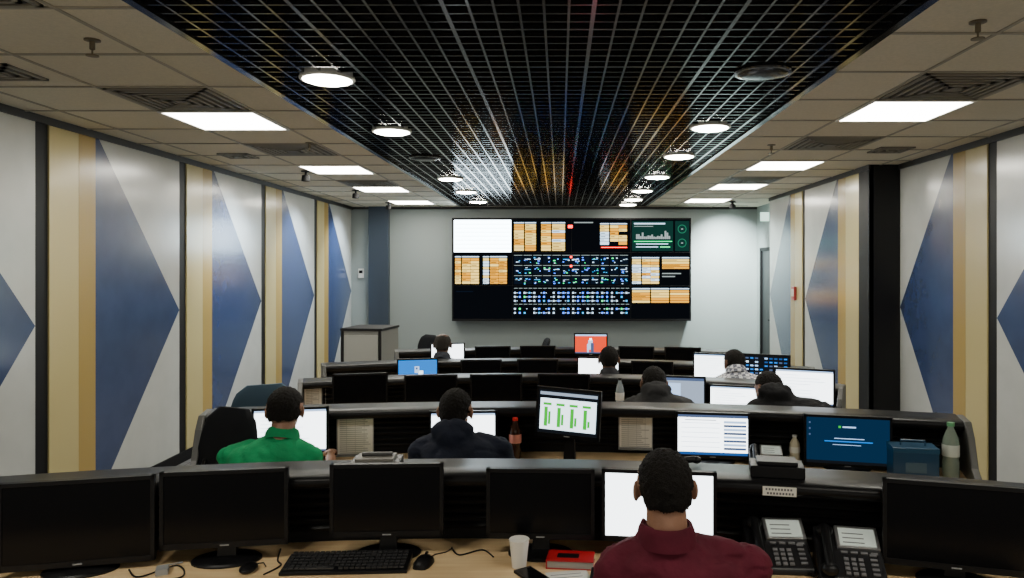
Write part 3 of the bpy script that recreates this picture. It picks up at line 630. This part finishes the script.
def make_head(e,loc,skin,hair,rz,pitch=0,hl=.007,bald=0):
    global _headbase
    if _headbase is None:
        b=MB()
        b.ell((0,-.008,.015),(.080,.096,.094)); b.ell((0,.022,-.05),(.060,.070,.068)); b.ell((0,.05,-.085),(.03,.03,.024))
        b.ell((0,.03,.0),(.071,.068,.08)); b.ell((0,-.038,-.022),(.070,.062,.06))
        b.caps((0,.084,.008),(0,.101,-.026),.008,.013); b.ell((0,.088,-.06),(.024,.014,.008)); b.ell((0,.086,-.072),(.02,.013,.007)); b.ell((0,.082,.03),(.05,.014,.010))
        for sx in(-1,1):
            M=Matrix.Rotation(sx*.45,4,'Z'); b.ell((sx*.090,-.008,-.014),(.009,.021,.034),M=M); b.ell((sx*.04,.06,-.03),(.02,.02,.02)); b.ell((sx*.083,.0,-.02),(.01,.012,.02))
        b.caps((0,-.025,-.05),(0,-.045,-.17),.060,.066)
        _headbase=realize(b,'head',.005,3)
    me=_headbase.copy()
    me.materials.append(skin); me.materials.append(hair)
    def hairy(p):
        x,y,z=p
        if abs(x)>.084 and z<.035: return False
        lim=.062 if y>.045 else (.062-(.045-y)/.06*.062 if y>-.015 else (-.0-(-.015-y)/.035*.055 if y>-.05 else -.055))
        if bald and z>.085 and y>-.06: return False
        return z>lim+.004*math.sin(x*120)+.003*noise.noise(Vector(p)*200)
    nrm=[v.normal.copy() for v in me.vertices]
    for v,n in zip(me.vertices,nrm):
        if hairy(v.co): v.co+=n*(hl+.005*noise.noise(v.co*90)+.003*noise.noise(v.co*220))
    for p in me.polygons:
        p.use_smooth=True; p.material_index=1 if hairy(p.center) else 0
    ob=D.objects.new('head',me); col.objects.link(ob); ob.parent=e; ob.location=loc; ob.rotation_euler=(pitch,0,rz)
    b=MB()
    for sx in(-1,1): b.ell((sx*.031,.080,.004),(.013,.009,.009),0,12,8); b.ell((sx*.031,.0875,.004),(.005,.003,.005),1,10,6)
    b.ell((0,.099,-.066),(.02,.003,.0022),2,12,6)
    eo=b.obj('eyes_and_mouth',[WHITEP,BLK,mat('lip',(.22,.08,.07),.5)],None,smooth=True); eo.parent=ob
    return ob
def person(x,yh,top,s=1,seat=.42,shirt=None,skin=SKIN[0],hair=HAIR,short=True,hood=False,desk=.75,bx=0,yaw=0,hrz=0,hpitch=0,collar=True,vox=.013,spread=1,hl=.007,bald=0,name='seated_man',wide=1,hd=0):
    cs=((top-seat)/s-.35+hd)/.52; cs=max(.6,min(1,cs)); th=math.acos(cs)
    hy=yh-s*(.52*math.sin(th)+.03+hd*.5)
    e=empty(name,(x+bx,hy,0),yaw)
    a=Vector((0,math.sin(th),math.cos(th))); d=Vector((0,math.cos(th),-math.sin(th)))
    hip=Vector((0,0,seat+.09*s)); nx=-bx
    b=MB(); segs=[]
    tr=[(-.085,.12,.09),(-.06,.16,.12),(0,.178,.13),(.10,.168,.125),(.22,.168,.118),(.33,.188,.122),(.40,.194,.117),(.44,.180,.105),(.47,.145,.092),(.50,.10,.08),(.525,.076,.072),(.545,.068,.066)]
    rings=[]
    for t,w,dp in tr:
        c=hip+a*t*s-d*(.025*math.sin(max(0,t)/.5*math.pi))*s; ring=[]; w*=wide if .46>t>.0 else 1
        if t>.42: c=c+Vector((nx*min(1,(t-.42)/.09),0,0))
        for k in range(28):
            an=k*math.pi/14; ca,sa=math.cos(an),math.sin(an)
            ring.append(c+Vector((1,0,0))*w*s*math.copysign(abs(ca)**.85,ca)+d*dp*s*math.copysign(abs(sa)**.85,sa))
        rings.append(ring)
    b.loft(rings); segs.append((hip,hip+a*.56*s,.16*s,'t'))
    nb=hip+a*.52*s+Vector((nx,0,0))
    sh={}
    for sx in(-1,1):
        S0=hip+a*.405*s+Vector((sx*.195*s*wide,0,0)); S0+=d*.01
        b.caps(nb-a*.035*s+Vector((sx*.03,0,0)),S0+a*.012,.052*s,.062*s); b.ell(S0,(.068*s,.07*s,.072*s))
        wr=Vector((sx*.13*spread,.43*s+.52*s*math.sin(th)*.55,desk+.055)); 
        up=S0+Vector((sx*.065*spread,.10*s,-.255*s))
        b.caps(S0,up,.060*s,.049*s); b.caps(up,wr,.047*s,.031*s)
        segs.append((S0,up,.055*s,'t')); segs.append((up,wr,.035*s,'f'))
        b.caps(S0-a*.05,S0.lerp(up,.5),.066*s,.057*s)
        hj=Vector((sx*.095*s,0.02,seat+.085*s)); kn=Vector((sx*.13*s,.43*s,seat+.075*s)); an=Vector((sx*.13*s,.40*s,.10))
        b.caps(hj,kn,.088*s,.062*s); b.caps(kn,an,.060*s,.042*s); b.caps(an+Vector((0,-.02,-.045)),an+Vector((sx*.02,.15,-.062)),.045,.036)
        segs+= [(hj,kn,.075*s,'p'),(kn,an,.05*s,'p'),(an+Vector((0,-.02,-.05)),an+Vector((0,.16,-.06)),.06,'s')]
        hm=D.objects.new('hand',HAND); col.objects.link(hm); hm.parent=e
        dr=(wr-up); hm.location=wr+dr.normalized()*.02-Vector((0,0,.004)); hm.rotation_euler=(-.12,0,math.atan2(-dr.x,dr.y)*.8); hm.scale=((1 if sx>0 else -1)*s,s,s)
        sh[sx]=hm
    if hood: b.ell(nb-d*.075*s-a*.015*s,(.115*s,.055*s,.065*s)); b.ell(nb-d*.10*s-a*.07*s,(.08*s,.04*s,.07*s)); b.ell(nb-a*.005,(.09*s,.08*s,.04*s))
    me=realize(b,'body',vox,3)
    for m in (shirt,PANTS,SHOE,skin): me.materials.append(m)
    for v in me.vertices:
        q=v.co; f=noise.noise(Vector((q.x*8,q.y*9,q.z*14)))*.008
        rd=abs(noise.noise(Vector((q.x*6+q.z*9,q.y*5,q.z*7-q.x*5))+Vector((x*3,1,2)))); f+=-.010*max(0,1-rd*7)+.002*noise.noise(q*40)
        if q.z>seat+.1: v.co+=v.normal*f
    for p in me.polygons:
        p.use_smooth=True; best=None
        for (u,w,r,l) in segs:
            dd,t=segd(p.center,u,w); dd-=r
            if best is None or dd<best[0]: best=(dd,l,t)
        l=best[1]; p.material_index={'t':0,'p':1,'s':2,'f':3 if short or best[2]>.93 else 0}[l]
        if l=='p' and p.center.z>seat+.17 : p.material_index=0
    ob=D.objects.new('body',me); col.objects.link(ob); ob.parent=e
    ho=make_head(e,nb+Vector((0,(.03+hd*.5)*s,(.135-hd)*s)),skin,hair,hrz,hpitch,hl,bald); ho.scale=(s,s,s)
    for h in sh.values():
        h.data=h.data.copy(); h.data.materials.clear(); h.data.materials.append(skin)
    if collar:
        b=MB(); rings=[]
        for k in range(25):
            an=k*2*math.pi/24; ca,sa=math.cos(an),math.sin(an)
            c=nb+Vector((ca*.073*s,0,0))+d*sa*.074*s-d*.010; out=(Vector((ca,0,0))+d*sa).normalized()
            up=a*(.034 if sa<.5 else .016)*s
            rings.append([c+out*.020-a*.03,c+out*.014+up*.3,c+out*.004+up,c-out*.004+up*.9,c-out*.004-a*.02])
        b.loft(rings[:-1]+[rings[0]],cap=False); b.obj('collar',shirt,e,smooth=True,ang=60)
    return e,hy
def cloth(n,c,r=.8): return mat(n,c,r,bump=.5,bscale=30,var=.18,vscale=7,spec=.2)
PPL=[]
PPL.append(person(.325,2.30,1.295,1.0,.42,cloth('maroon_shirt',(.105,.012,.026)),SKIN[1],bx=.055,vox=.009,wide=1.06,spread=1.1,hl=.006,hrz=.06))
PPL.append(person(-1.43,3.85,1.225,.98,.43,cloth('green_shirt',(.012,.27,.10)),SKIN[1],desk=.74,bx=-.05,spread=1.5,hl=.014,wide=1.04,hpitch=-.15,hrz=.15))
PPL.append(person(-.55,3.90,1.215,.98,.43,cloth('navy_jacket',(.010,.013,.026)),SKIN[1],desk=.74,bx=.04,spread=1.4,short=False,hood=True,hrz=-.15,hpitch=-.1,wide=1.08,hd=.04))
PPL.append(person(.655,5.16,1.160,.98,.46,cloth('charcoal_hoodie',(.04,.04,.042)),SKIN[0],desk=.73,bx=.02,short=False,hood=True,spread=1.2,hl=.010,vox=.016,collar=False,hd=.08,hpitch=-.25,wide=1.05))
PPL.append(person(1.39,4.93,1.160,1.0,.50,cloth('black_jacket',(.014,.014,.016)),SKIN[1],desk=.73,bx=.09,short=False,spread=1.4,vox=.016,hrz=.45,wide=1.15,hd=.11,hood=True,hpitch=-.3))
PPL.append(person(.42,6.35,1.18,.95,.41,cloth('dark_shirt',(.03,.03,.035)),SKIN[0],desk=.72,vox=.018))
PPL.append(person(1.44,6.12,1.175,.98,.46,checkmat(),SKIN[0],desk=.72,bx=.05,vox=.018,hrz=.3,hl=.010,hd=.07,wide=1.08))
PPL.append(person(-1.17,7.38,1.20,.95,.42,cloth('grey_blue_shirt',(.05,.055,.07)),SKIN[2],hair=HAIRG,desk=.71,vox=.018,bald=1))
for i,(e,hy) in enumerate(PPL): chair(e.location.x,hy-.02,0,.79,seat=(.415,.425,.425,.455,.495,.405,.455,.415)[i])
chair(-1.84,3.66,math.radians(155),1.10)  # high-backed chair standing in for a backpack
chair(-2.12,5.2,math.radians(30),1.06,mat('chair_slate_blue',(.04,.08,.12),.8))
chair(-2.0,10.2,math.radians(140),.90); chair(-.45,10.9,math.radians(100),.80)

# camera & world
cam=D.cameras.new('camera'); co=D.objects.new('camera',cam); col.objects.link(co)
co.location=(0,0,E); co.rotation_euler=(math.pi/2,0,0); cam.sensor_width=36; cam.lens=26.0; cam.shift_x=-48/1024; cam.shift_y=-21/1024; cam.clip_start=.05
bpy.context.scene.camera=co
w=D.worlds.new('world'); bpy.context.scene.world=w; w.use_nodes=True
w.node_tree.nodes['Background'].inputs[0].default_value=(1,.94,.80,1); w.node_tree.nodes['Background'].inputs[1].default_value=.9
